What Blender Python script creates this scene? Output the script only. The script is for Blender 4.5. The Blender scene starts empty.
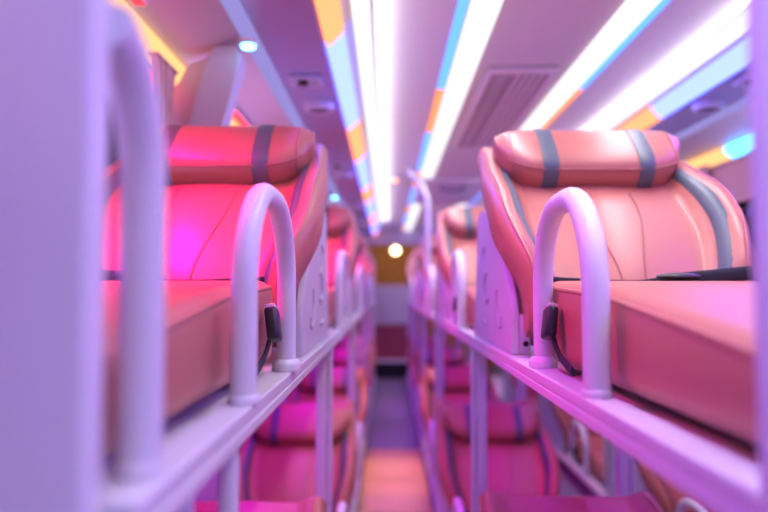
import bpy, bmesh, math
from mathutils import Vector, Matrix
C = bpy.context.scene.collection
S = bpy.context.scene
R = math.radians
# ------------------------------------------------------------------ camera
cam_d = bpy.data.cameras.new('camera'); cam = bpy.data.objects.new('camera', cam_d); C.objects.link(cam)
cam.location = (0, 0, 1.2)
cam.rotation_euler = (R(90) + math.atan(34/680), 0, math.atan(3.5/680))
cam_d.sensor_width = 36; cam_d.lens = 680*36/768
cam_d.clip_start = 0.02; cam_d.clip_end = 60
cam_d.dof.use_dof = True; cam_d.dof.focus_distance = 1.12; cam_d.dof.aperture_fstop = 1.75
S.camera = cam
# ------------------------------------------------------------------ world, exposure
w = bpy.data.worlds.new('world'); S.world = w; w.use_nodes = True
w.node_tree.nodes['Background'].inputs[0].default_value = (0.78, 0.70, 0.96, 1)
w.node_tree.nodes['Background'].inputs[1].default_value = 0.27
S.view_settings.view_transform = 'Standard'; S.view_settings.look = 'None'
S.view_settings.exposure = -0.15; S.view_settings.gamma = 1.0; S.view_settings.use_curve_mapping = False
S.cycles.use_denoising = True
S.cycles.max_bounces = 8; S.cycles.diffuse_bounces = 3; S.cycles.sample_clamp_indirect = 4
# light colours (emission RGB already times strength)
WHITE = (1.32, 1.28, 1.38)
BEAM_W = 2.4          # watts per metre of the downlight beam in each straight strip
COVE = (1.3, 1.28, 1.4)
COOL = (0.7, 0.95, 9.0)
MID_COOL = (0.25, 0.75, 3.0)
MID_WARM = (1.6, 0.5, 0.2)
SILL_W = 3.8
VIOLET_W = 3.4
UNDER_W = 2.8
COVE_W = 1.35          # watts per metre of the cove wash
WARM = (2.6, 0.72, 0.30)
WINDOW_WARM = (1.7, 0.9, 0.35)
WINDOW_COOL = (0.4, 2.2, 6.0)
PINK = (5.0, 0.10, 0.16)
PINK_W = 10.0
MAGENTA = (0.8, 0.02, 0.7)
PURPLE = (0.6, 0.02, 1.4)
VIOLET = (1.6, 0.35, 6.0)
AMBER = (5.0, 1.7, 0.25)

# ------------------------------------------------------------------ materials
def mat(name, col, rough=0.5, metal=0.0, coat=0.0, bump=None, spec=0.5, var=None):
    m = bpy.data.materials.new(name); m.use_nodes = True
    nt = m.node_tree; b = nt.nodes['Principled BSDF']
    b.inputs['Base Color'].default_value = (*col, 1)
    b.inputs['Roughness'].default_value = rough
    b.inputs['Metallic'].default_value = metal
    b.inputs['Coat Weight'].default_value = coat
    b.inputs['Specular IOR Level'].default_value = spec
    if bump or var:
        tc = nt.nodes.new('ShaderNodeTexCoord')
        n = nt.nodes.new('ShaderNodeTexNoise'); nt.links.new(tc.outputs['Object'], n.inputs['Vector'])
        n.inputs['Scale'].default_value = bump[0] if bump else 8
        if bump:
            bp = nt.nodes.new('ShaderNodeBump'); bp.inputs['Strength'].default_value = bump[1]; bp.inputs['Distance'].default_value = 0.002
            nt.links.new(n.outputs['Fac'], bp.inputs['Height']); nt.links.new(bp.outputs['Normal'], b.inputs['Normal'])
        if var:
            n2 = nt.nodes.new('ShaderNodeTexNoise'); n2.inputs['Scale'].default_value = 5; nt.links.new(tc.outputs['Object'], n2.inputs['Vector'])
            mx = nt.nodes.new('ShaderNodeMix'); mx.data_type = 'RGBA'
            mx.inputs[6].default_value = (*col, 1); mx.inputs[7].default_value = (*var, 1)
            nt.links.new(n2.outputs['Fac'], mx.inputs[0]); nt.links.new(mx.outputs[2], b.inputs['Base Color'])
    return m
def emit(name, rgb):
    m = bpy.data.materials.new(name); m.use_nodes = True; nt = m.node_tree
    nt.nodes.clear(); o = nt.nodes.new('ShaderNodeOutputMaterial'); e = nt.nodes.new('ShaderNodeEmission')
    k = max(rgb); e.inputs[0].default_value = (rgb[0]/k, rgb[1]/k, rgb[2]/k, 1); e.inputs[1].default_value = k
    nt.links.new(e.outputs[0], o.inputs[0]); return m
def emit_zones(name, a, b, start, period, width):
    """an addressable LED strip: zones of colour b, every `period` metres of the strip, on colour a"""
    m = emit(name, (1, 1, 1)); nt = m.node_tree; e = nt.nodes['Emission']
    tc = nt.nodes.new('ShaderNodeTexCoord'); sp = nt.nodes.new('ShaderNodeSeparateXYZ'); nt.links.new(tc.outputs['Object'], sp.inputs[0])
    s1 = nt.nodes.new('ShaderNodeMath'); s1.operation = 'SUBTRACT'; nt.links.new(sp.outputs['Y'], s1.inputs[0]); s1.inputs[1].default_value = start - 10*period
    s2 = nt.nodes.new('ShaderNodeMath'); s2.operation = 'DIVIDE'; nt.links.new(s1.outputs[0], s2.inputs[0]); s2.inputs[1].default_value = period
    s3 = nt.nodes.new('ShaderNodeMath'); s3.operation = 'FRACT'; nt.links.new(s2.outputs[0], s3.inputs[0])
    s4 = nt.nodes.new('ShaderNodeMath'); s4.operation = 'LESS_THAN'; nt.links.new(s3.outputs[0], s4.inputs[0]); s4.inputs[1].default_value = width/period
    mx = nt.nodes.new('ShaderNodeMix'); mx.data_type = 'RGBA'; mx.clamp_result = False
    k = max(a + b)
    mx.inputs[6].default_value = (*[v/k for v in a], 1); mx.inputs[7].default_value = (*[v/k for v in b], 1)
    nt.links.new(s4.outputs[0], mx.inputs[0]); nt.links.new(mx.outputs[2], e.inputs[0]); e.inputs[1].default_value = k
    return m
M = {
 'leather': mat('terracotta_leather', (0.52, 0.185, 0.125), 0.38, bump=(420, 0.12), var=(0.47, 0.16, 0.11), spec=0.6),
 'grey_leather': mat('grey_leather', (0.10, 0.135, 0.15), 0.42, bump=(420, 0.12)),
 'seam': mat('seam_thread', (0.42, 0.15, 0.12), 0.6),
 'enamel': mat('white_enamel', (0.74, 0.74, 0.78), 0.28, bump=(900, 0.02)),
 'plastic': mat('white_plastic', (0.64, 0.63, 0.70), 0.42, bump=(300, 0.03)),
 'emboss': mat('moulded_plastic_mark', (0.50, 0.48, 0.55), 0.35),
 'screw': mat('dark_screw', (0.05, 0.05, 0.06), 0.4, 0.8),
 'black_plastic': mat('black_plastic', (0.012, 0.013, 0.02), 0.35),
 'webbing': mat('black_webbing', (0.012, 0.013, 0.022), 0.7, bump=(900, 0.3)),
 'ceiling': mat('ceiling_panel', (0.60, 0.56, 0.58), 0.42, bump=(250, 0.04)),
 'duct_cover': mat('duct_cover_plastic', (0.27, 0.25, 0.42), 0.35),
 'duct': mat('duct_panel', (0.50, 0.46, 0.58), 0.38),
 'wall': mat('wall_panel', (0.52, 0.49, 0.56), 0.5, bump=(200, 0.05)),
 'grille': mat('grille_plastic', (0.62, 0.54, 0.54), 0.45),
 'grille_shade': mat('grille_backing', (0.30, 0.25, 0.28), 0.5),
 'dark': mat('dark_plastic', (0.08, 0.08, 0.12), 0.5),
 'floor': mat('floor_vinyl', (0.30, 0.24, 0.36), 0.22, bump=(60, 0.05), var=(0.26, 0.21, 0.33)),
 'mat': mat('peach_mat', (0.95, 0.50, 0.30), 0.4, bump=(120, 0.1), var=(0.88, 0.44, 0.26)),
 'curtain': mat('tan_curtain', (0.78, 0.55, 0.45), 0.85, bump=(700, 0.3), var=(0.68, 0.45, 0.36)),
 'night_glass': mat('night_glass', (0.01, 0.01, 0.02), 0.05),
 'maroon': mat('maroon_panel', (0.30, 0.05, 0.09), 0.5),
 'pale_panel': mat('pale_panel', (0.60, 0.58, 0.62), 0.5),
 'ochre': mat('ochre_cloth', (0.75, 0.40, 0.10), 0.8, bump=(200, 0.2)),
 'white_led': emit('white_led', WHITE),
 'conduit_glow': emit('conduit_glow', (0.38, 0.32, 0.80)),
 'cove_led': emit('cove_led', COVE),
 'added_violet_led': emit('added_violet_led', VIOLET),
 'added_pink_led': emit('added_pink_led', PINK),
 'added_magenta_led': emit('added_magenta_led', MAGENTA),
 'added_purple_led': emit('added_purple_led', PURPLE),
 'amber_lamp': emit('amber_lamp', AMBER),
 'lamp': emit('warm_lamp', (12, 9, 5)),
 'blue_lamp': emit('blue_lamp', (1.5, 9, 14)),
 'rgb_left': emit_zones('rgb_led_left', COOL, WARM, 2.98, 1.83, 0.80),
 'rgb_right': emit_zones('rgb_led_right', COOL, WARM, 2.79, 1.83, 0.80),
 'rgb_mid': emit_zones('rgb_led_middle', MID_COOL, MID_WARM, 2.62, 1.83, 0.74),
 'window_warm': emit('window_led_warm', WINDOW_WARM),
 'window_mix': emit_zones('window_led_mixed', WINDOW_COOL, WINDOW_WARM, 3.15, 4.0, 3.0),
}
# ------------------------------------------------------------------ helpers
def obj(name, bm, m, parent=None, smooth=True, angle=35):
    bmesh.ops.recalc_face_normals(bm, faces=bm.faces)
    me = bpy.data.meshes.new(name); bm.to_mesh(me); bm.free()
    ms = m if isinstance(m, (list, tuple)) else [m]
    for x in ms: me.materials.append(x)
    if smooth:
        me.shade_smooth(); me.set_sharp_from_angle(angle=R(angle))
    o = bpy.data.objects.new(name, me); C.objects.link(o)
    if parent: o.parent = parent
    return o
def tag(o, label, cat, group=None):
    o['label'] = label; o['category'] = cat
    if group: o['group'] = group
    return o
def thing(name, loc, label=None, cat=None, group=None, rz=0):
    o = bpy.data.objects.new(name, None); C.objects.link(o); o.location = loc; o.rotation_euler = (0, 0, rz)
    o.empty_display_size = 0.1
    if label: tag(o, label, cat, group)
    return o
def struct(name, bm, m, smooth=False):
    o = obj(name, bm, m, smooth=smooth); o['kind'] = 'structure'; return o
def dup(root, loc, label, group=None):
    r = root.copy(); C.objects.link(r); r.location = loc; r['label'] = label
    if group: r['group'] = group
    for ch in list(root.children):
        c = ch.copy(); C.objects.link(c); c.parent = r
        for g in list(ch.children):
            d = g.copy(); C.objects.link(d); d.parent = c
    return r
def box(bm, x0, x1, y0, y1, z0, z1, bev=0.0, seg=2):
    g = bmesh.ops.create_cube(bm, size=1)
    vs = g['verts']
    for v in vs:
        v.co = Vector(((x0+x1)/2 + v.co.x*(x1-x0), (y0+y1)/2 + v.co.y*(y1-y0), (z0+z1)/2 + v.co.z*(z1-z0)))
    if bev:
        es = list({e for v in vs for e in v.link_edges})
        bmesh.ops.bevel(bm, geom=es, offset=bev, segments=seg, affect='EDGES', profile=0.5)
    return bm
def loft(bm, secs, caps=True, closed=True):
    rows = [[bm.verts.new(p) for p in s] for s in secs]
    n = len(rows[0])
    for a, b in zip(rows, rows[1:]):
        for i in range(n if closed else n-1):
            j = (i+1) % n
            bm.faces.new((a[i], a[j], b[j], b[i]))
    if caps and closed:
        bm.faces.new(rows[0][::-1]); bm.faces.new(rows[-1])
    return bm
def extrude_y(bm, poly, y0, y1):
    """poly: list of (x,z)"""
    return loft(bm, [[(x, y0, z) for x, z in poly], [(x, y1, z) for x, z in poly]])
def extrude_x(bm, poly, x0, x1, bev=0):
    """poly: list of (y,z)"""
    loft(bm, [[(x0, y, z) for y, z in poly], [(x1, y, z) for y, z in poly]])
    if bev:
        bmesh.ops.recalc_face_normals(bm, faces=bm.faces)
        es = [e for e in bm.edges if len(e.link_faces) == 2 and e.calc_face_angle(0) > R(40)]
        bmesh.ops.bevel(bm, geom=es, offset=bev, segments=2, affect='EDGES')
    return bm
def tube(bm, pts, r, n=12, flat=1.0, up=None, caps=True):
    pts = [Vector(p) for p in pts]; secs = []
    nrm = None
    for i, p in enumerate(pts):
        t = (pts[min(i+1, len(pts)-1)] - pts[max(i-1, 0)]).normalized()
        if nrm is None:
            a = Vector(up) if up else (Vector((1, 0, 0)) if abs(t.x) < 0.9 else Vector((0, 1, 0)))
            nrm = (a - t*a.dot(t)).normalized()
        else:
            nrm = (nrm - t*nrm.dot(t)).normalized()
        b = t.cross(nrm)
        rr = r[i] if isinstance(r, (list, tuple)) else r
        secs.append([p + nrm*rr*math.cos(2*math.pi*k/n) + b*rr*flat*math.sin(2*math.pi*k/n) for k in range(n)])
    return loft(bm, secs, caps)
def disc(bm, x, y, z0, z1, r, n=28, bev=0.0):
    prof = [(r, z0), (r, z1-bev), (r-bev*0.3, z1-bev*0.3), (r-bev, z1)] if bev else [(r, z0), (r, z1)]
    return loft(bm, [[(x+rr*math.cos(2*math.pi*k/n), y+rr*math.sin(2*math.pi*k/n), z) for k in range(n)] for rr, z in prof])
def catmull(pts, n=8):
    P = [Vector(p) for p in pts]; P = [2*P[0]-P[1]] + P + [2*P[-1]-P[-2]]; out = []
    for i in range(1, len(P)-2):
        for k in range(n):
            t = k/n
            out.append(0.5*((2*P[i]) + (P[i+1]-P[i-1])*t + (2*P[i-1]-5*P[i]+4*P[i+1]-P[i+2])*t*t + (3*P[i]-P[i-1]-3*P[i+1]+P[i+2])*t**3))
    out.append(P[-2]); return out
def smooth01(t): t = max(0, min(1, t)); return t*t*(3-2*t)
def interp(xs, ys, x):
    if x <= xs[0]: return ys[0]
    for a, b, c, d in zip(xs, xs[1:], ys, ys[1:]):
        if x <= b: return c + (d-c)*smooth01((x-a)/(b-a))
    return ys[-1]

# ------------------------------------------------------------------ layout numbers (metres)
PITCH = 1.55
MIDX = 0.483                      # bus centre line
DECK = 1.067                      # top of the upper bunk rails
LOWER = DECK - 0.93
HALF = 0.24                       # half width of a bunk
YB = -1.6                         # how far the coach goes on behind the camera
YE = 9.3
def mir(x): return 2*MIDX - x
COLS = {'left': MIDX - 0.879, 'middle': MIDX, 'right': MIDX + 0.879}
# ------------------------------------------------------------------ shell
def wall(name, x0, x1):
    bm = bmesh.new()
    box(bm, x0, x1, YB, YE+1.3, 0, 1.27); box(bm, x0, x1, YB, YE+1.3, 1.80, 2.05)
    return struct(name, bm, M['wall'])
wall('wall_left', -0.74, -0.66); wall('wall_right', mir(-0.66), mir(-0.74))
struct('floor', box(bmesh.new(), -0.74, mir(-0.74), YB, YE+1.3, -0.06, 0), M['floor'])
prof = [(-0.66, 1.80), (-0.66, 1.815), (-0.625, 1.87), (-0.42, 1.915), (-0.40, 1.922), (-0.185, 1.922), (-0.17, 1.93), (-0.118, 1.985), (-0.10, 1.99)]
pl = prof + [(mir(x), z) for x, z in prof[::-1]] + [(mir(-0.66), 2.06), (-0.66, 2.06)]
bm = bmesh.new(); extrude_y(bm, pl, YB, YE+1.3)
struct('ceiling', bm, M['ceiling'])
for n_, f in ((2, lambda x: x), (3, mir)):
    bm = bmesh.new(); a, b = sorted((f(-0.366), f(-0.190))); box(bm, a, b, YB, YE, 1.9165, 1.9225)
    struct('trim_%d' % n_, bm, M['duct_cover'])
# windows: one per bay and side
for side in (0, 1):
    for k in range(-1, 5):
        y0, y1 = 2.10 + PITCH*(k-1) + 0.02, 2.10 + PITCH*k - 0.10
        a, b = (-0.70, -0.69) if not side else (mir(-0.69), mir(-0.70))
        n = (k+2) + 6*side
        o = struct('window_%d' % n, box(bmesh.new(), a, b, y0-0.06, y1+0.14, 1.26, 1.81), M['night_glass'])
        bm = bmesh.new()
        a, b = (-0.69, -0.665) if not side else (mir(-0.665), mir(-0.69))
        for z0, z1 in ((1.27, 1.295), (1.775, 1.80)): box(bm, a, b, y0, y1, z0, z1)
        for c, d in ((y0-0.06, y0), (y1, y1+0.14)): box(bm, a, b, c, d, 1.27, 1.80)
        f = obj('window_frame', bm, M['dark'], o, smooth=False)
# end of the aisle: header over the driver, dim cab behind it, low partition
struct('wall_end', box(bmesh.new(), -0.66, mir(-0.66), YE+1.2, YE+1.28, 0, 2.0), M['ochre'])
struct('trim_1', box(bmesh.new(), -0.66, mir(-0.66), 8.95, 9.1, 1.80, 1.99, 0.01), M['duct'])
ORD = ['nearest the camera', 'second from the camera', 'third from the camera', 'fourth from the camera', 'fifth from the camera', 'sixth from the camera']
# partition
t = thing('partition', (0.05, 9.3, 0), 'low pale partition with a maroon foot closing the far end of the aisle', 'partition')
obj('panel', box(bmesh.new(), -0.25, 0.25, 0, 0.04, 0.73, 1.27, 0.01), M['pale_panel'], t)
obj('foot_panel', box(bmesh.new(), -0.25, 0.25, 0.0, 0.04, 0.26, 0.73), M['maroon'], t)
obj('ledge', box(bmesh.new(), -0.25, 0.25, -0.09, 0.0, 0.225, 0.26, 0.006), M['enamel'], t)
obj('kick_plate', box(bmesh.new(), -0.25, 0.25, -0.0, 0.04, 0.0, 0.225), M['black_plastic'], t)
t = thing('cab_lamp', (0.12, 10.0, 1.9), 'round glowing lamp in the orange cab beyond the aisle', 'lamp')
bm = bmesh.new(); bmesh.ops.create_uvsphere(bm, u_segments=20, v_segments=12, radius=0.055); bmesh.ops.translate(bm, verts=bm.verts, vec=(0, 0, -0.12))
obj('bulb', bm, M['lamp'], t)
obj('stem', tube(bmesh.new(), [(0, 0, 0.085), (0, 0, -0.07)], 0.01), M['enamel'], t)
tag(obj('cab_light', box(bmesh.new(), -0.5, 1.4, 9.25, 9.33, 1.95, 1.985), M['amber_lamp']), 'amber light bar behind the header over the driver cab', 'light')
# floor mat, and an added downlight that warms it
t = thing('added_aisle_light', (0.05, 4.75, 1.99), 'small added warm downlight in the ceiling over the aisle mat', 'light')
obj('housing', disc(bmesh.new(), 0, 0, -0.02, 0.0, 0.035, 24, 0.004), M['enamel'], t)
obj('lens', disc(bmesh.new(), 0, 0, -0.024, -0.02, 0.026, 24, 0.002), M['amber_lamp'], t)
ld = bpy.data.lights.new('added_aisle_spot', 'SPOT'); ld.energy = 75; ld.color = (1.0, 0.50, 0.20); ld.spot_size = R(34); ld.spot_blend = 0.8; ld.shadow_soft_size = 0.02
lo = bpy.data.objects.new('added_aisle_spot', ld); C.objects.link(lo); lo.parent = t; lo.location = (0, 0, -0.03); lo.rotation_euler = (R(-8), 0, 0)
bm = bmesh.new()
y = 1.0
for L in (0.95, 0.95, 0.85, 0.68, 0.725):
    box(bm, -0.157, 0.243, y, y+L-0.004, 0.0, 0.012, 0.004); y += L
tag(obj('floor_mat', bm, M['mat']), 'peach orange mat in sections along the near aisle floor', 'mat')

# ------------------------------------------------------------------ ceiling lights
def strip(name, poly, m, label, y0=YB, y1=8.9, group=None, cat='light strip'):
    bm = bmesh.new(); extrude_y(bm, poly, y0, y1)
    return tag(obj(name, bm, m, angle=50), label, cat, group)
def rod(cx, cz, w, h, n=10):
    return [(cx + w/2*math.cos(math.pi + math.pi*k/n), cz + h*math.sin(math.pi + math.pi*k/n)) for k in range(n+1)]
for s, f in ((0, lambda x: x), (1, mir)):
    wh = 'left' if not s else 'right'
    cp = [(-0.182, 1.922), (-0.176, 1.912), (-0.165, 1.912), (-0.128, 1.950), (-0.126, 1.958), (-0.134, 1.967), (-0.17, 1.931)]
    strip('color_led_strip', [(f(x), z) for x, z in cp], M['rgb_left' if not s else 'rgb_right'],
          'blue and orange light band on the sloping edge of the %s ceiling duct' % wh)
    strip('white_led_strip', [(f(x), z) for x, z in [(-0.100, 1.991), (-0.098, 1.968), (-0.090, 1.958), (-0.058, 1.958), (-0.050, 1.968), (-0.048, 1.991)]], M['cove_led'],
          'wide white light strip beside the %s ceiling duct' % wh, y1=7.8)
    strip('narrow_led_strip', [(f(x), z) for x, z in [(0.193, 1.991), (0.198, 1.983), (0.222, 1.983), (0.224, 1.991)]], M['rgb_mid'],
          'narrow blue and orange strip along the %s central white light strip' % wh)
    strip('white_led_strip', [(f(x), z) for x, z in [(0.228, 1.991), (0.231, 1.976), (0.240, 1.970), (0.305, 1.970), (0.312, 1.976), (0.315, 1.991)]], M['white_led'],
          'straight white light strip %s of the central ceiling grille' % wh, y1=4.66)
    strip('white_led_strip', [(f(x), z) for x, z in [(0.228, 1.991), (0.231, 1.976), (0.240, 1.970), (0.305, 1.970), (0.312, 1.976), (0.315, 1.991)]], M['white_led'],
          'short far white light strip beyond the roof hatch, %s of the centre' % wh, y0=6.15, y1=8.9)
    strip('window_led_strip', [(f(x), z) for x, z in [(-0.656, 1.835), (-0.655, 1.818), (-0.642, 1.812), (-0.604, 1.840), (-0.600, 1.856), (-0.610, 1.870)]],
          M['window_warm' if not s else 'window_mix'],
          'yellow orange light strip above the left windows' if not s else 'orange to blue light strip above the right windows')
    # conduit along the duct corner, its glow added as violet fill
    strip('glowing_conduit', [(f(-0.388 + 0.024*math.cos(a)), 1.914 + 0.016*math.sin(a)) for a in [2*math.pi*k/14 for k in range(14)]], M['conduit_glow'],
          'round conduit with an added lavender glow running along the %s ceiling duct' % wh, cat='conduit')
    strip('added_violet_strip', [(f(x), z) for x, z in [(-0.655, 1.225), (-0.655, 1.245), (-0.645, 1.255), (-0.640, 1.235)]], M['added_violet_led'],
          'thin added violet strip under the %s windows' % wh)  # added strip, gives the sill wash a visible source
# added glowing strip, standing in for the red-lit window reveal
strip('added_red_strip', [(-0.664, 1.755), (-0.664, 1.798), (-0.652, 1.798), (-0.648, 1.776), (-0.652, 1.757)], M['added_pink_led'], 'thin added red glow strip at the top of the left windows')
def added_pink_lamp(y, label):  # added lamp that throws pink light on the left bunks
    t = thing('added_pink_light', (-0.572, y, 1.862), label, 'light', 'added pink lights')
    obj('housing', box(bmesh.new(), -0.018, 0.014, -0.31, 0.31, 0.0, 0.014, 0.003), M['enamel'], t)
    obj('lens', box(bmesh.new(), -0.012, 0.010, -0.30, 0.30, -0.004, 0.0), M['added_pink_led'], t)
    ld = bpy.data.lights.new('added_pink_source', 'AREA'); ld.shape = 'RECTANGLE'; ld.size = 0.60; ld.size_y = 0.03
    ld.energy = PINK_W; ld.color = (1.0, 0.0, 0.42); ld.spread = R(88)
    lo = bpy.data.objects.new('added_pink_source', ld); C.objects.link(lo); lo.parent = t; lo.location = (0, 0, -0.008)
    d = Vector((0.17, 0.03, -0.45)).normalized()
    xa = (Vector((0, 1, 0)) - d*d.y).normalized(); lo.rotation_euler = Matrix((xa, (-d).cross(xa), -d)).transposed().to_euler()
for k in range(4): added_pink_lamp(1.24 + PITCH*k, 'slim added pink light above the left window bunk, ' + ORD[k])

# the straight strips throw a downward beam
for cx in (0.2725, mir(0.2725)):
    for y0, y1 in ((-1.5, 0.5), (0.5, 2.5), (2.5, 4.6), (6.2, 8.8)):
        ld = bpy.data.lights.new('strip_beam', 'AREA'); ld.shape = 'RECTANGLE'; ld.size = 0.06; ld.size_y = y1-y0
        ld.energy = BEAM_W*(y1-y0); ld.color = (1.0, 0.95, 0.98); ld.spread = R(105)
        lo = bpy.data.objects.new('strip_beam', ld); C.objects.link(lo); lo.location = (cx, (y0+y1)/2, 1.967)
for cx, sg in ((-0.044, 1), (mir(-0.044), -1)):       # cove wash: aimed across the ceiling
    for y0, y1 in ((-1.5, 0.8), (0.8, 3.1), (3.1, 5.4), (5.4, 7.7)):
        ld = bpy.data.lights.new('cove_wash', 'AREA'); ld.shape = 'RECTANGLE'; ld.size = 0.012; ld.size_y = y1-y0
        ld.energy = COVE_W*(y1-y0); ld.color = (0.95, 0.93, 1.0); ld.spread = R(110)
        lo = bpy.data.objects.new('cove_wash', ld); C.objects.link(lo); lo.location = (cx, (y0+y1)/2, 1.972)
        lo.rotation_euler = (0, R(-110)*sg, 0)
def lamp_rows(name, x, z, rot, w_per_m, col, spread, rows, width=0.01):
    for y0, y1 in rows:
        ld = bpy.data.lights.new(name, 'AREA'); ld.shape = 'RECTANGLE'; ld.size = width; ld.size_y = y1-y0
        ld.energy = w_per_m*(y1-y0); ld.color = col; ld.spread = R(spread)
        lo = bpy.data.objects.new(name, ld); C.objects.link(lo); lo.location = (x, (y0+y1)/2, z); lo.rotation_euler = (0, R(rot), 0)
ROWS = ((-1.5, 0.8), (0.8, 3.1), (3.1, 5.4), (5.4, 8.5))
for f, sg in ((lambda x: x, 1), (mir, -1)):
    lamp_rows('added_sill_wash', f(-0.636), 1.262, -155*sg, SILL_W, (0.52, 0.44, 1.0), 150, ROWS)          # added lavender wash, up the wall onto pillars and ducts
    lamp_rows('added_violet_wash', f(-0.186), 1.905, -52*sg, VIOLET_W, (0.24, 0.03, 1.0), 130, ROWS)       # added violet fill, down across the aisle onto the bunk sides
for cx, col, w_ in ((COLS['left'], (0.62, 0.0, 1.0), UNDER_W), (MIDX, (0.34, 0.0, 1.0), UNDER_W*0.30), (COLS['right'], (0.62, 0.0, 1.0), UNDER_W*0.35)):  # added lamps that colour the lower bunks magenta and purple
    lamp_rows('added_bunk_lamp', cx, DECK-0.050, 0, w_, col, 140, ((0.5, 3.0), (3.0, 5.5), (5.5, 8.5)), 0.2)
# ceiling fittings
def vent():
    t = thing('ceiling_vent', (0, 0, 0), 'x', 'vent')
    bm = bmesh.new()
    for a in ((-0.055, 0.055, -0.05, -0.04), (-0.055, 0.055, 0.04, 0.05), (-0.055, -0.043, -0.04, 0.04), (0.043, 0.055, -0.04, 0.04)):
        box(bm, *a, -0.016, 0.0, 0.003)
    obj('frame', bm, M['duct'], t)
    bm = bmesh.new()
    for i in range(4): box(bm, -0.043, 0.043, -0.034+i*0.021, -0.024+i*0.021, -0.012, -0.006)
    obj('slats', bm, M['duct'], t)
    obj('nozzle', disc(bmesh.new(), -0.012, 0.0, -0.024, 0.0, 0.018, 18, 0.004), M['black_plastic'], t)
    obj('backing', box(bmesh.new(), -0.043, 0.043, -0.04, 0.04, -0.004, 0), M['dark'], t)
    return t
def speaker():
    t = thing('ceiling_speaker', (0, 0, 0), 'x', 'speaker')
    n = 32
    pr = [(0.058, 0), (0.058, -0.020), (0.052, -0.030), (0.043, -0.030), (0.040, -0.020)]
    obj('rim', loft(bmesh.new(), [[(r*math.cos(2*math.pi*k/n), r*math.sin(2*math.pi*k/n), z) for k in range(n)] for r, z in pr]), M['duct'], t)
    pr = [(0.040, -0.018), (0.036, -0.026), (0.02, -0.030), (0.004, -0.031)]
    obj('grille', loft(bmesh.new(), [[(r*math.cos(2*math.pi*k/n), r*math.sin(2*math.pi*k/n), z) for k in range(n)] for r, z in pr]), M['dark'], t)
    return t
def spot():
    t = thing('reading_light', (0, 0, 0), 'x', 'light')
    obj('housing', disc(bmesh.new(), 0, 0, -0.018, 0.0, 0.026, 22, 0.004), M['enamel'], t)
    obj('lens', disc(bmesh.new(), 0, 0, -0.024, -0.018, 0.019, 22, 0.004), M['blue_lamp'], t)
    return t
V, SP, RL = vent(), speaker(), spot()
first = {}
def place(proto, loc, label, group):
    if proto.name not in first:
        first[proto.name] = 1; proto.location = loc; proto['label'] = label; proto['group'] = group; return proto
    return dup(proto, loc, label, group)
for s, f in ((0, lambda x: x), (1, mir)):
    wh = 'left' if not s else 'right'
    for k in range(4):
        place(V, (f(-0.275), 2.27+PITCH*k, 1.916), 'small square air vent in the %s ceiling duct, %s' % (wh, ORD[k]), 'duct air vents')
        place(SP, (f(-0.262), 2.58+PITCH*k, 1.916), 'round speaker in the %s ceiling duct, %s' % (wh, ORD[k]), 'duct speakers')
        place(RL, (f(-0.388), 1.86+PITCH*k, 1.8975), 'blue reading light on the %s conduit, %s' % (wh, ORD[k]), 'blue reading lights')
def hatch(y0, y1, label):
    t = thing('ceiling_grille', (MIDX, y0, 1.99), label, 'ceiling panel', 'ceiling grilles')
    L = y1-y0; bm = bmesh.new(); w_ = 0.127
    for a in ((-w_, w_, 0, 0.05), (-w_, w_, L-0.05, L), (-w_, -w_+0.022, 0.05, L-0.05), (w_-0.022, w_, 0.05, L-0.05)):
        box(bm, *a, -0.018, 0.0, 0.004)
    obj('frame', bm, M['grille'], t)
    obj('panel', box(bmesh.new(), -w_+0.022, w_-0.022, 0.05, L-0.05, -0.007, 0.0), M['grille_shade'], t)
    bm = bmesh.new()
    for x in (-0.01, 0.018, 0.046, 0.074): box(bm, x, x+0.012, 0.07, L-0.07, -0.014, -0.007, 0.002)
    obj('ribs', bm, M['grille'], t)
    bm = bmesh.new(); y = 0.09
    while y < L-0.09:
        box(bm, -0.085, -0.045, y, y+0.018, -0.012, -0.007, 0.002); y += 0.05
    obj('louvres', bm, M['grille'], t)
    return t
hatch(2.36, 3.72, 'long mauve air grille in the central ceiling, the nearer one')
t = thing('roof_hatch', (MIDX, 4.75, 1.99), 'wide square roof hatch between the near and far light strips', 'hatch')
bm = bmesh.new()
for a in ((-0.25, 0.25, 0, 0.06), (-0.25, 0.25, 1.19, 1.25), (-0.25, -0.20, 0.06, 1.19), (0.20, 0.25, 0.06, 1.19)): box(bm, *a, -0.03, 0, 0.006)
obj('frame', bm, M['grille'], t)
obj('panel', box(bmesh.new(), -0.20, 0.20, 0.06, 1.19, -0.012, 0, 0.003), M['duct'], t)
obj('handle', tube(bmesh.new(), catmull([(-0.08, 0.3, -0.012), (-0.07, 0.3, -0.045), (0.07, 0.3, -0.045), (0.08, 0.3, -0.012)], 5), 0.008, 10), M['dark'], t)

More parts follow.
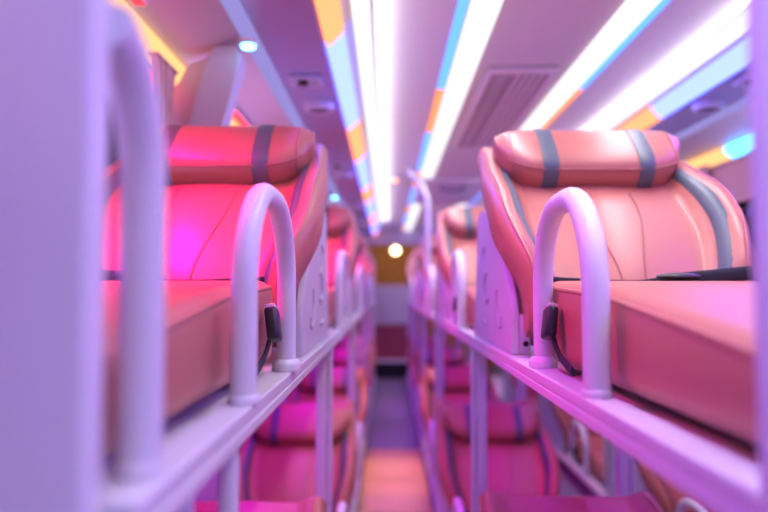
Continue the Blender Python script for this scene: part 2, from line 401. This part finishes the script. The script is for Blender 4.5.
# ------------------------------------------------------------------ window side: pillars and curtains
def pillar(f):
    t = thing('pillar_cover', (0, 0, 0), 'x', 'pillar')
    # leaning plate facing the rear, with a recessed return to the wall
    L = [(-0.600, 1.43), (-0.568, 1.65), (-0.520, 1.83), (-0.508, 1.872), (-0.490, 1.894)]
    Rr = [(-0.505, 1.43), (-0.473, 1.65), (-0.425, 1.83), (-0.418, 1.870), (-0.430, 1.898)]
    prof = L + Rr[::-1]
    bm = bmesh.new(); loft(bm, [[(f(x), 0.0, z) for x, z in prof], [(f(x), 0.08, z) for x, z in prof]])
    bmesh.ops.bevel(bm, geom=[e for e in bm.edges if abs(e.verts[0].co.y) < 1e-6 and abs(e.verts[1].co.y) < 1e-6], offset=0.005, segments=2, affect='EDGES')
    obj('cover', bm, M['plastic'], t, angle=30)
    prof = [(-0.656, 1.43), (-0.656, 1.745), (-0.600, 1.800), (-0.575, 1.850)] + [(x-0.001, z) for x, z in L[3:0:-1]] + [(-0.601, 1.43)]
    bm = bmesh.new(); loft(bm, [[(f(x), 0.03, z) for x, z in prof], [(f(x), 0.07, z) for x, z in prof]])
    obj('side_return', bm, M['plastic'], t, angle=30)
    return t
def curtain(f, W_=0.17, back=0.0):
    t = thing('window_curtain', (0, 0, 0), 'x', 'curtain')
    secs = []
    for j in range(13):
        z = (1.808 if not back else 1.79) - 0.19*j/12; pinch = 1 - 0.22*math.sin(math.pi*j/12)
        top, bot = [], []
        for i in range(37):
            u = i/36; y = (u-0.5)*W_*pinch; a = 0.010*math.sin(u*2*math.pi*6) - back + 0.004*math.sin(u*2*math.pi*2.3+1+z*6)
            top.append((f(-0.598+a), y, z)); bot.append((f(-0.605+a), y, z))
        secs.append(top + bot[::-1])
    obj('cloth', loft(bmesh.new(), secs), M['curtain'], t, angle=80)
    obj('hem_band', box(bmesh.new(), min(f(-0.618-back), f(-0.585-back)), max(f(-0.618-back), f(-0.585-back)), -W_/2, W_/2, 1.803-back*0.5, 1.811-back*0.5, 0.004), M['curtain'], t)
    return t
for s, f in ((0, lambda x: x), (1, mir)):
    wh = 'left' if not s else 'right'; P0, C0 = pillar(f), curtain(f); D0 = curtain(f, 0.56, 0.03) if s else None
    for k in range(4):
        y = (1.95 if s else 1.90) + PITCH*k
        if s and k < 3:
            place(D0, (0, y-0.42, 0), 'drawn orange tan curtain across the right window, ' + ORD[k], 'drawn curtains')
        place(P0, (0, y, 0), 'pale leaning pillar cover between the %s windows, %s' % (wh, ORD[k]), '%s pillar covers' % wh)
        place(C0, (0, y-0.105, 0), 'tan gathered curtain before a pillar on the %s, %s' % (wh, ORD[k]), '%s window curtains' % wh)

# ------------------------------------------------------------------ bunk frames
def row_y(col): return 1.35 if col == 'left' else 1.40
def rail_bm(sgn, z, y0, y1):
    """channel rail; outer face at x = sgn*HALF"""
    p = [(0.240, z-0.002), (0.2385, z), (0.204, z), (0.200, z-0.005), (0.198, z-0.009), (0.199, z-0.034), (0.238, z-0.034), (0.240, z-0.032), (0.240, z-0.0205), (0.2375, z-0.019), (0.2375, z-0.0165), (0.240, z-0.015)]
    bm = bmesh.new(); extrude_y(bm, [(sgn*x, zz) for x, zz in p], y0, y1); return bm
for name, cx in COLS.items():
    t = thing('sleeper_bunk', (cx, 0, 0), {'left': 'lavender metal two-deck bunk frame along the left windows', 'middle': 'lavender metal two-deck bunk frame right of the aisle, in the middle of the bus', 'right': 'metal two-deck bunk frame along the right windows'}[name], 'bunk')
    for sg in (-1, 1):
        for z in (DECK, LOWER):
            obj('side_rail', rail_bm(sg, z, 0.427 if name == 'left' else 0.447, 8.6), M['enamel'], t)
        for k in range(-1, 6):
            y = row_y(name) + 0.63 + PITCH*k
            if k == -1: continue
            bm = bmesh.new(); box(bm, sg*0.207-0.016, sg*0.207+0.016, y-0.016, y+0.016, 0.0, DECK-0.034, 0.004)
            p = obj('post', bm, M['enamel'], t)
            bm = bmesh.new(); box(bm, sg*0.231-0.006, sg*0.231+0.006, y-0.016, y+0.006, 0.0, DECK-0.034, 0.002)
            for zz in (0.28, 0.55, 0.82): box(bm, sg*0.225-0.006, sg*0.225+0.006, y-0.014, y+0.004, zz, zz+0.03, 0.001)
            obj('post_channel', bm, M['enamel'], p)
            bm = bmesh.new(); extrude_x(bm, [(y+0.016, DECK-0.034), (y+0.09, DECK-0.034), (y+0.016, DECK-0.12)], sg*0.210-0.004, sg*0.210+0.004)
            obj('gusset', bm, M['enamel'], p)
    for z in (DECK, LOWER):
        obj('bed_base', box(bmesh.new(), -0.199, 0.199, 0.5, 8.6, z-0.03, z-0.012), M['enamel'], t, smooth=False)
    for x in (-0.11, 0.11):  # added glowing strips to go with the lamps below the deck
        obj('added_bunk_light', box(bmesh.new(), x-0.012, x+0.012, 0.5, 8.5, DECK-0.042, DECK-0.030, 0.003), M['added_purple_led' if name == 'middle' else 'added_magenta_led'], t)
# near left frame: two slim rods under the rail
t = thing('bunk_ladder', (-0.178, 0, 0), 'slim round ladder rods under the near end of the left upper rail', 'ladder')
obj('stile', tube(bmesh.new(), [(0.006, 0.745, LOWER+0.001), (0.006, 0.745, DECK-0.042)], 0.0115, 16), M['enamel'], t)
obj('stile', tube(bmesh.new(), [(0.0, 0.61, LOWER+0.001), (0.0, 0.61, DECK-0.042)], 0.007, 16), M['enamel'], t)
bm = bmesh.new()
for z in (0.25, 0.5): tube(bm, [(0.0, 0.612, z), (0.006, 0.745, z)], 0.007, 10)
obj('rungs', bm, M['enamel'], t)
# tall flat uprights close to the camera
def upright(x0, x1, y0, y1, top, label):
    bm = bmesh.new(); box(bm, x0, x1, y0, y1, 0, top, 0.006, 3)
    return tag(obj('upright_panel', bm, M['enamel']), label, 'upright')
upright(-0.36, -0.1745, 0.395, 0.425, 1.911, 'pale flat upright panel filling the left edge of the view')
upright(0.2365, 0.42, 0.425, 0.445, 1.969, 'violet flat upright panel at the right edge of the view')
# tall grab pole by the aisle
pts = [(0.262, 4.375, DECK+0.0006), (0.262, 4.375, 1.4), (0.262, 4.375, 1.72), (0.250, 4.375, 1.80), (0.215, 4.375, 1.88), (0.165, 4.375, 1.94), (0.14, 4.375, 1.985)]
tag(obj('grab_pole', tube(bmesh.new(), catmull(pts, 6), 0.0185, 16), M['enamel']), 'tall pale grab pole curving to the ceiling on the right of the aisle', 'pole')

# ------------------------------------------------------------------ guard hoops
def hoop(L=0.325, H=0.264, r=0.0178, rc=0.135, splay=0.0):
    t = thing('guard_hoop', (0, 0, 0), 'x', 'guard rail')
    pts = [(0, 0, 0.0), (0, 0, 0.05), (0, 0, H-rc)]
    for k in range(1, 13):
        a = math.pi/2*k/12; pts.append((0, rc - rc*math.cos(a), H-rc + rc*math.sin(a)))
    for k in range(0, 13):
        a = math.pi/2*k/12; pts.append((0, L-rc + rc*math.sin(a), H-rc + rc*math.cos(a)))
    pts += [(0, L, 0.05), (0, L, 0.0)]
    pts = [(p[0] + splay*p[1]/L, p[1], p[2]) for p in pts]
    obj('tube', tube(bmesh.new(), pts, r, 20), M['enamel'], t, angle=60)
    n = 24
    for y in (0, L):
        pr = [(0.0190, 0.0), (0.0190, 0.005), (0.0185, 0.008), (0.0170, 0.010)] if y == 0 else [(0.0235, 0.0), (0.0235, 0.009), (0.022, 0.014), (0.0178, 0.019)]
        s = 1
        obj('foot', loft(bmesh.new(), [[(q*math.cos(2*math.pi*k/n) + splay*y/L, y + q*1.25*math.sin(2*math.pi*k/n) + s*0.004, z) for k in range(n)] for q, z in pr]), M['enamel'], t)
    return t
HPL, HPR = hoop(r=0.0158, splay=0.002), hoop(r=0.0172, splay=0.008)
# the three rows that carry seats; offset of the left row is 5 cm nearer
dk = {DECK: 'upper', LOWER: 'lower'}
def rail_x(col):
    return {'left': [COLS['left'] + 0.2265], 'middle': [MIDX - 0.222, MIDX + 0.222], 'right': [COLS['right'] - 0.222]}[col]
for col in COLS:
    for z in (DECK, LOWER):
        for x in rail_x(col):
            for k in range(5 if x < 0.5 else 3):
                y = row_y(col) - 0.545 + PITCH*k
                wh = {'left': 'on left bunk rail', 'middle': 'on middle bunk aisle rail', 'right': 'on right bunk rail'}[col]
                if col == 'middle' and x > 0.5: wh = 'on middle bunk far rail'
                place(HPR if (col == 'right' or (col == 'middle' and x < 0.5)) else HPL, (x, y, z + 0.0006), 'pale arched guard hoop %s, %s deck, %s' % (wh, dk[z], ORD[k]), 'guard hoops')
pts = [(0, 0, 0), (0, 0, 0.10), (0, 0, 0.20), (0, -0.008, 0.245), (0, -0.028, 0.280), (0, -0.055, 0.298), (0, -0.066, 0.302)]
t = thing('grab_bar', (COLS['left']+0.2180, 0.492, DECK+0.0006), 'blurred thick grab handle joined to the left edge panel', 'handle')
obj('tube', tube(bmesh.new(), catmull(pts, 6), 0.0165, 20), M['enamel'], t)
n = 24
obj('foot', loft(bmesh.new(), [[(q*math.cos(2*math.pi*k/n), q*math.sin(2*math.pi*k/n), z) for k in range(n)] for q, z in [(0.0185, 0.0), (0.0185, 0.006), (0.0175, 0.010), (0.0165, 0.012)]]), M['enamel'], t)

# ------------------------------------------------------------------ seats
B0, B1, B2 = Vector((-0.092, 0.09)), Vector((0.0, 0.33)), Vector((0.455, 0.505))
def bpath(t):
    p = B0*(1-t)**2 + B1*2*t*(1-t) + B2*t*t; d = (B1-B0)*2*(1-t) + (B2-B1)*2*t; d.normalize()
    return p, Vector((-d.y, d.x)), d
def bw(t): return 1 + 0.24*smooth01(t/0.42) - 0.12*smooth01((t-0.62)/0.38)
def bn(x, t):
    """height of the backrest surface above its path"""
    a = abs(x)
    k = interp([0, 0.18, 0.45, 0.72, 1.0], [0.5, 1.35, 1.35, 0.75, 0.5], t)
    h = interp([0, 0.11, 0.136, 0.144, 0.168, 0.184, 0.200], [0.0, 0.004, 0.002, 0.006, 0.032, 0.046, 0.042], a)*k
    h += 0.006*math.cos(math.pi*min(a, 0.12)/0.12)*k
    if a > 0.195: h -= 0.05*((a-0.195)/0.015)**2*0.45
    return h
def bsurf(x, t, off=0.0):
    p, n, d = bpath(t); h = bn(x, t) + off
    return Vector((x*bw(t), p.x + n.x*h, p.y + n.y*h))
def make_backrest(t0):
    XS = [-0.210, -0.207, -0.202, -0.196, -0.186, -0.176, -0.166, -0.156, -0.148, -0.143, -0.139, -0.134, -0.115, -0.085, -0.055, -0.025, 0.0]
    XS = XS + [-x for x in XS[-2::-1]]
    secs = []
    N = 26
    for j in range(-3, N+4):
        if j < 0: t, q = 0, [0.72, 0.9, 0.98][j+3]
        elif j > N: t, q = 1, [0.97, 0.88, 0.70][j-N-1]
        else: t, q = j/N, 1
        p, n, d = bpath(t); ext = 0
        if j < 0: ext = -[0.018, 0.010, 0.003][j+3]
        if j > N: ext = [0.006, 0.015, 0.022][j-N-1]
        wt = bw(t)
        th = min(interp([0, 0.55, 1.0], [0.20, 0.19, 0.10], t), max(0.03, (p.y-0.02)/max(n.y, 0.36)))
        ring = []
        for x in XS:
            h = bn(x, t); h = -th/2 + (h+th/2)*q
            ring.append((x*wt*(1-(1-q)*0.06), p.x + n.x*h + d.x*ext, p.y + n.y*h + d.y*ext))
        for x, hh in ((0.2095, -0.03), (0.2075, -0.05), (0.197, -0.98), (0.10, -1), (-0.10, -1), (-0.197, -0.98), (-0.2075, -0.05), (-0.2095, -0.03)):
            h = hh*th if hh < -0.5 else (hh if th > 0.08 else hh*0.3)
            h = -th/2 + (h+th/2)*q
            ww = wt if hh > -0.04 else (1 + (wt-1)*0.6 if hh > -0.5 and t > 0.35 else 1 + (wt-1)*(0.4 if t > 0.7 else 0))
            ring.append((x*ww*(1-(1-q)*0.06), p.x + n.x*h + d.x*ext, p.y + n.y*h + d.y*ext))
        secs.append(ring)
    return loft(bmesh.new(), secs)
def band_on_surface(x_of_t, wid, t_a, t_b, n=22, off=0.0025):
    bm = bmesh.new(); secs = []
    for j in range(n+1):
        t = t_a + (t_b-t_a)*j/n; x = x_of_t(t); w_ = wid
        top = [bsurf(x + w_*(i/6-0.5), t, off if 0 < i < 6 else off*0.2) for i in range(7)]
        bot = [bsurf(x + w_*(i/6-0.5), t, -0.004) for i in range(6, -1, -1)]
        secs.append(top+bot)
    return loft(bm, secs)
def rrect(w, h, r, n=6):
    """rounded rectangle around the origin"""
    out = []
    for cx, cy, a0 in ((w/2-r, h/2-r, 0), (-w/2+r, h/2-r, 90), (-w/2+r, -h/2+r, 180), (w/2-r, -h/2+r, 270)):
        for k in range(n+1):
            a = R(a0 + 90*k/n); out.append((cx + r*math.cos(a), cy + r*math.sin(a)))
    return out
def cushion_top(y):    # local y -> top height
    if y > -0.47: return 0.135 + (y+0.47)/0.37*0.016 - 0.006*smooth01((y+0.25)/0.15)*0
    return 0.135 - ((-0.47-y)/0.43)*0.045 - 0.003*((-0.47-y)/0.43)**2
CW = 0.1915
def cushion():
    secs = []
    ys = [-0.900, -0.897, -0.889, -0.875] + [-0.86 + 0.69*i/24 for i in range(25)] + [-0.15, -0.135, -0.125, -0.121]
    for y in ys:
        e = 1.0
        for lim in ((y+0.900)/0.03, (-0.121-y)/0.04):
            if lim < 1: e = min(e, math.sqrt(max(0, 1-(1-lim)**2)))
        zt = cushion_top(y); h = (zt-0.002); q = 0.75 + 0.25*e
        hh = h*q; ww = 2*CW*(0.93+0.07*e)
        ring = []
        for x, z in rrect(ww, hh, min(0.024, hh*0.4)):
            crown = 0.006*max(0, 1-(x/(CW*0.9))**2) if z > 0 else 0
            side = 0.004*math.cos(math.pi*z/hh) if abs(x) > ww/2-0.01 else 0
            ring.append((x + math.copysign(side, x), y, 0.002 + h/2 + z + crown*e))
        secs.append(ring)
    return loft(bmesh.new(), secs)
def pillow_ring(x, q, off=0.0, n=30):
    """section of the head pillow at x (q scales it), in the plane across the bunk"""
    c = Vector((0.222, 0.443)); d = Vector((0.60, 0.80)).normalized(); nn = Vector((-d.y, d.x))
    ring = []
    for k in range(n):
        a = 2*math.pi*k/n
        ca, sa = math.cos(a), math.sin(a)
        u = math.copysign(abs(ca)**0.62, ca)*(0.088*q + off) + 0.056*(1-q) + 0.007*(x/PW)**2; v = math.copysign(abs(sa)**0.7, sa)*(0.050*(0.30+0.70*q) + off)
        v *= 1.0 - 0.22*(u/0.083)
        p = c + d*u + nn*v
        ring.append((x, p.x, p.y))
    return ring
PW = 0.221
def pillow_q(x):
    e = min(1, abs(x)/PW)
    return max(0.30, (1-e**9)**0.6*(1-0.30*max(0, e-0.55)))
def pillow():
    secs = []
    for k in range(-12, 13):
        u = k/12; x = PW*math.copysign(1-(1-abs(u))**1.5, u)
        e = abs(x)/PW; q = pillow_q(x)
        secs.append(pillow_ring(x, q))
    return loft(bmesh.new(), secs)
def strap_on_pillow(xc, w_=0.036):
    bm = bmesh.new(); secs = []
    def ring(x, off):
        return pillow_ring(x, pillow_q(x), off)
    return loft(bm, [ring(xc-w_/2, -0.004), ring(xc-w_/2, 0.002), ring(xc-w_/4, 0.003), ring(xc+w_/4, 0.003), ring(xc+w_/2, 0.002), ring(xc+w_/2, -0.004)], caps=False)
def shield(sg):
    prof = [(0.0, 0.0), (0.0, 0.080), (0.012, 0.106), (0.04, 0.136), (0.076, 0.166), (0.15, 0.212), (0.243, 0.264), (0.32, 0.304), (0.375, 0.334), (0.41, 0.345), (0.49, 0.345), (0.515, 0.33), (0.60, 0.02), (0.60, 0.0)]
    pf = [(p.x, p.y) for p in catmull([(a, b, 0) for a, b in prof[1:10]], 4)]
    pf = [prof[0]] + pf + prof[10:]
    a, b = sorted((sg*0.228, sg*0.212))
    bm = bmesh.new(); extrude_x(bm, pf, a, b, 0.003)
    return bm
def mark_stroke(bm, sg, pts, r=0.0035):
    tube(bm, catmull([(sg*0.2285, y, z) for y, z in pts], 6), r*1.2, 8, flat=1.0)
def make_seat(belt):
    t = thing('sleeper_berth', (0, 0, 0), 'x', 'sleeper seat')
    c = obj('seat_cushion', cushion(), M['leather'], t, angle=60)
    for sg in (-1, 1):
        pts = [(sg*(CW-0.0015), y, cushion_top(y)-0.012) for y in [-0.86+0.70*i/20 for i in range(21)]]
        obj('seam', tube(bmesh.new(), pts, 0.0042, 8), M['leather'], c)
    bk = obj('backrest', make_backrest(0), M['leather'], t, angle=60)
    for sg in (-1, 1):
        obj('accent_band', band_on_surface(lambda tt: sg*(0.160 + 0.006*math.sin(tt*3)), 0.020, 0.03, 0.80), M['grey_leather'], bk)
        pts = [bsurf(sg*(0.022 + 0.030*smooth01((tt-0.10)/0.45)), tt, 0.0008) for tt in [0.02 + 0.56*i/24 for i in range(25)]]
        obj('seam', tube(bmesh.new(), pts, 0.0024, 6), M['seam'], bk)
        pts = [bsurf(sg*(0.1935 - 0.012*smooth01((tt-0.75)/0.25)), tt, 0.001) for tt in [0.03 + 0.95*i/26 for i in range(27)]]
        obj('piping', tube(bmesh.new(), pts, 0.003, 6), M['leather'], bk)
    secs = []
    for j in range(19):                                # moulded shell behind the back
        tt = 0.50 + 0.52*j/18; p, n, d = bpath(min(tt, 1.0)); e = max(0, tt-1.0)
        r_ = []
        th = interp([0, 0.55, 1.0], [0.20, 0.19, 0.10], min(tt, 1))
        for x, h in ((-0.2035, -0.75), (-0.2035, -0.9), (-0.20, -1.05), (-0.19, -1.12), (0.19, -1.12), (0.20, -1.05), (0.2035, -0.9), (0.2035, -0.75), (0.200, -0.75), (0.200, -0.85), (0.19, -1.01), (-0.19, -1.01), (-0.200, -0.85), (-0.200, -0.75)):
            hh = h*th if abs(h) > 0.4 else h
            wt = 1.04
            r_.append((x*wt, p.x + n.x*hh + d.x*e, max(0.004, p.y + n.y*hh + d.y*e)))
        secs.append(r_)
    obj('back_shell', loft(bmesh.new(), secs), M['plastic'], t, angle=40)
    hp = obj('head_pillow', pillow(), M['leather'], t, angle=70)
    for x in (-0.108, 0.112): obj('pillow_strap', strap_on_pillow(x), M['grey_leather'], hp, angle=60)
    for sg in (-1, 1):
        x = sg*PW*0.86; q = pillow_q(x)
        obj('seam', tube(bmesh.new(), pillow_ring(x, q, 0.0005) + pillow_ring(x, q, 0.0005)[:1], 0.0022, 6, caps=True), M['leather'], hp)
    secs_ = []
    for i in range(41):
        x = PW*0.9*(i/20-1); secs_.append(pillow_ring(x, pillow_q(x), 0.0008)[12])
    obj('piping', tube(bmesh.new(), secs_, 0.0028, 6), M['seam'], hp)
    # side shields with moulded marks, flange and screw
    for sg in (-1, 1):
        s = obj('side_shield', shield(sg), M['plastic'], t, angle=40)
        fl = bmesh.new()
        a, b = sorted((sg*0.213, sg*0.190)); box(fl, a, b, 0.0, 0.012, 0.0, 0.082, 0.003)
        obj('flange', fl, M['plastic'], s)
        bm = bmesh.new(); n = 14
        loft(bm, [[(sg*0.200 + r*math.cos(2*math.pi*k/n), yy, 0.022 + r*math.sin(2*math.pi*k/n)) for k in range(n)] for r, yy in ((0.006, 0.002), (0.006, -0.0015), (0.003, -0.0025))])
        obj('screw', bm, M['screw'], s)
        bm = bmesh.new()
        mark_stroke(bm, sg, [(0.375, 0.245), (0.392, 0.225), (0.372, 0.185), (0.345, 0.175), (0.372, 0.160), (0.378, 0.120), (0.350, 0.100), (0.325, 0.112)])
        obj('moulded_mark', bm, M['emboss'], s); bm = bmesh.new()
        mark_stroke(bm, sg, [(0.178, 0.135), (0.184, 0.100), (0.165, 0.055), (0.135, 0.050), (0.128, 0.075)])
        obj('moulded_mark', bm, M['emboss'], s); bm = bmesh.new()
        mark_stroke(bm, sg, [(0.43, 0.052), (0.39, 0.048), (0.35, 0.046)])
        obj('moulded_mark', bm, M['emboss'], s)
    # belt buckle on the aisle side
    sg = belt
    rot = Matrix.Rotation(R(-10*sg), 3, 'Y') @ Matrix.Rotation(R(-16), 3, 'X')
    def place_bm(b, off):
        bmesh.ops.rotate(b, verts=b.verts, matrix=rot); o = rot @ Vector(off)
        bmesh.ops.translate(b, verts=b.verts, vec=Vector((sg*0.2145, -0.268, 0.078)) + o); return b
    bb = obj('belt_buckle', place_bm(box(bmesh.new(), -0.010, 0.010, -0.017, 0.017, -0.027, 0.026, 0.006, 3), (0, 0, 0)), M['black_plastic'], t)
    obj('release_button', place_bm(box(bmesh.new(), -0.008, 0.008, -0.014, 0.014, -0.003, 0.004, 0.002), (0, 0, 0.027)), M['grille'], bb)
    pts = catmull([(sg*0.2105, -0.277, 0.054), (sg*0.207, -0.283, 0.036), (sg*0.204, -0.303, 0.022), (sg*0.204, -0.34, 0.014), (sg*0.204, -0.37, 0.009)], 6)
    obj('belt_stalk', tube(bmesh.new(), pts, 0.0035, 8, flat=2.3, up=(1, 0, 0)), M['webbing'], bb)
    # lap belt across the fold
    pts = catmull([(-sg*0.19, -0.142, 0.164), (-sg*0.15, -0.138, 0.160), (-sg*0.09, -0.128, 0.154), (-sg*0.02, -0.118, 0.147), (sg*0.05, -0.115, 0.146), (sg*0.12, -0.120, 0.149), (sg*0.175, -0.128, 0.152)], 6)
    rr = [0.013 if i < 15 else (0.013 - 0.008*min(1, (i-14)/6)) for i in range(len(pts))]
    lb = obj('lap_belt', tube(bmesh.new(), pts, rr, 10, flat=0.3, up=(0, 0, 1)), M['webbing'], t)
    bm = bmesh.new(); bmesh.ops.create_uvsphere(bm, u_segments=20, v_segments=10, radius=1)
    for v in bm.verts: v.co = Vector((-sg*0.055 + v.co.x*0.042, -0.140 + v.co.y*0.016, 0.157 + v.co.z*0.007))
    obj('belt_tongue', bm, M['black_plastic'], lb)
    return t
SR = make_seat(1); SL = make_seat(-1)
for col, cx in COLS.items():
    proto = SR if col == 'left' else SL
    where = {'left': 'left window', 'middle': 'middle', 'right': 'right window'}[col]
    for z in (DECK, LOWER):
        for k in range(5):
            if col == 'right' and (k > 3): continue
            y = row_y(col) + PITCH*k
            place(proto, (cx, y, z + 0.001), 'terracotta leather sleeper berth seat, %s row, %s deck, %s' % (where, dk[z], ORD[k]), 'sleeper seats')
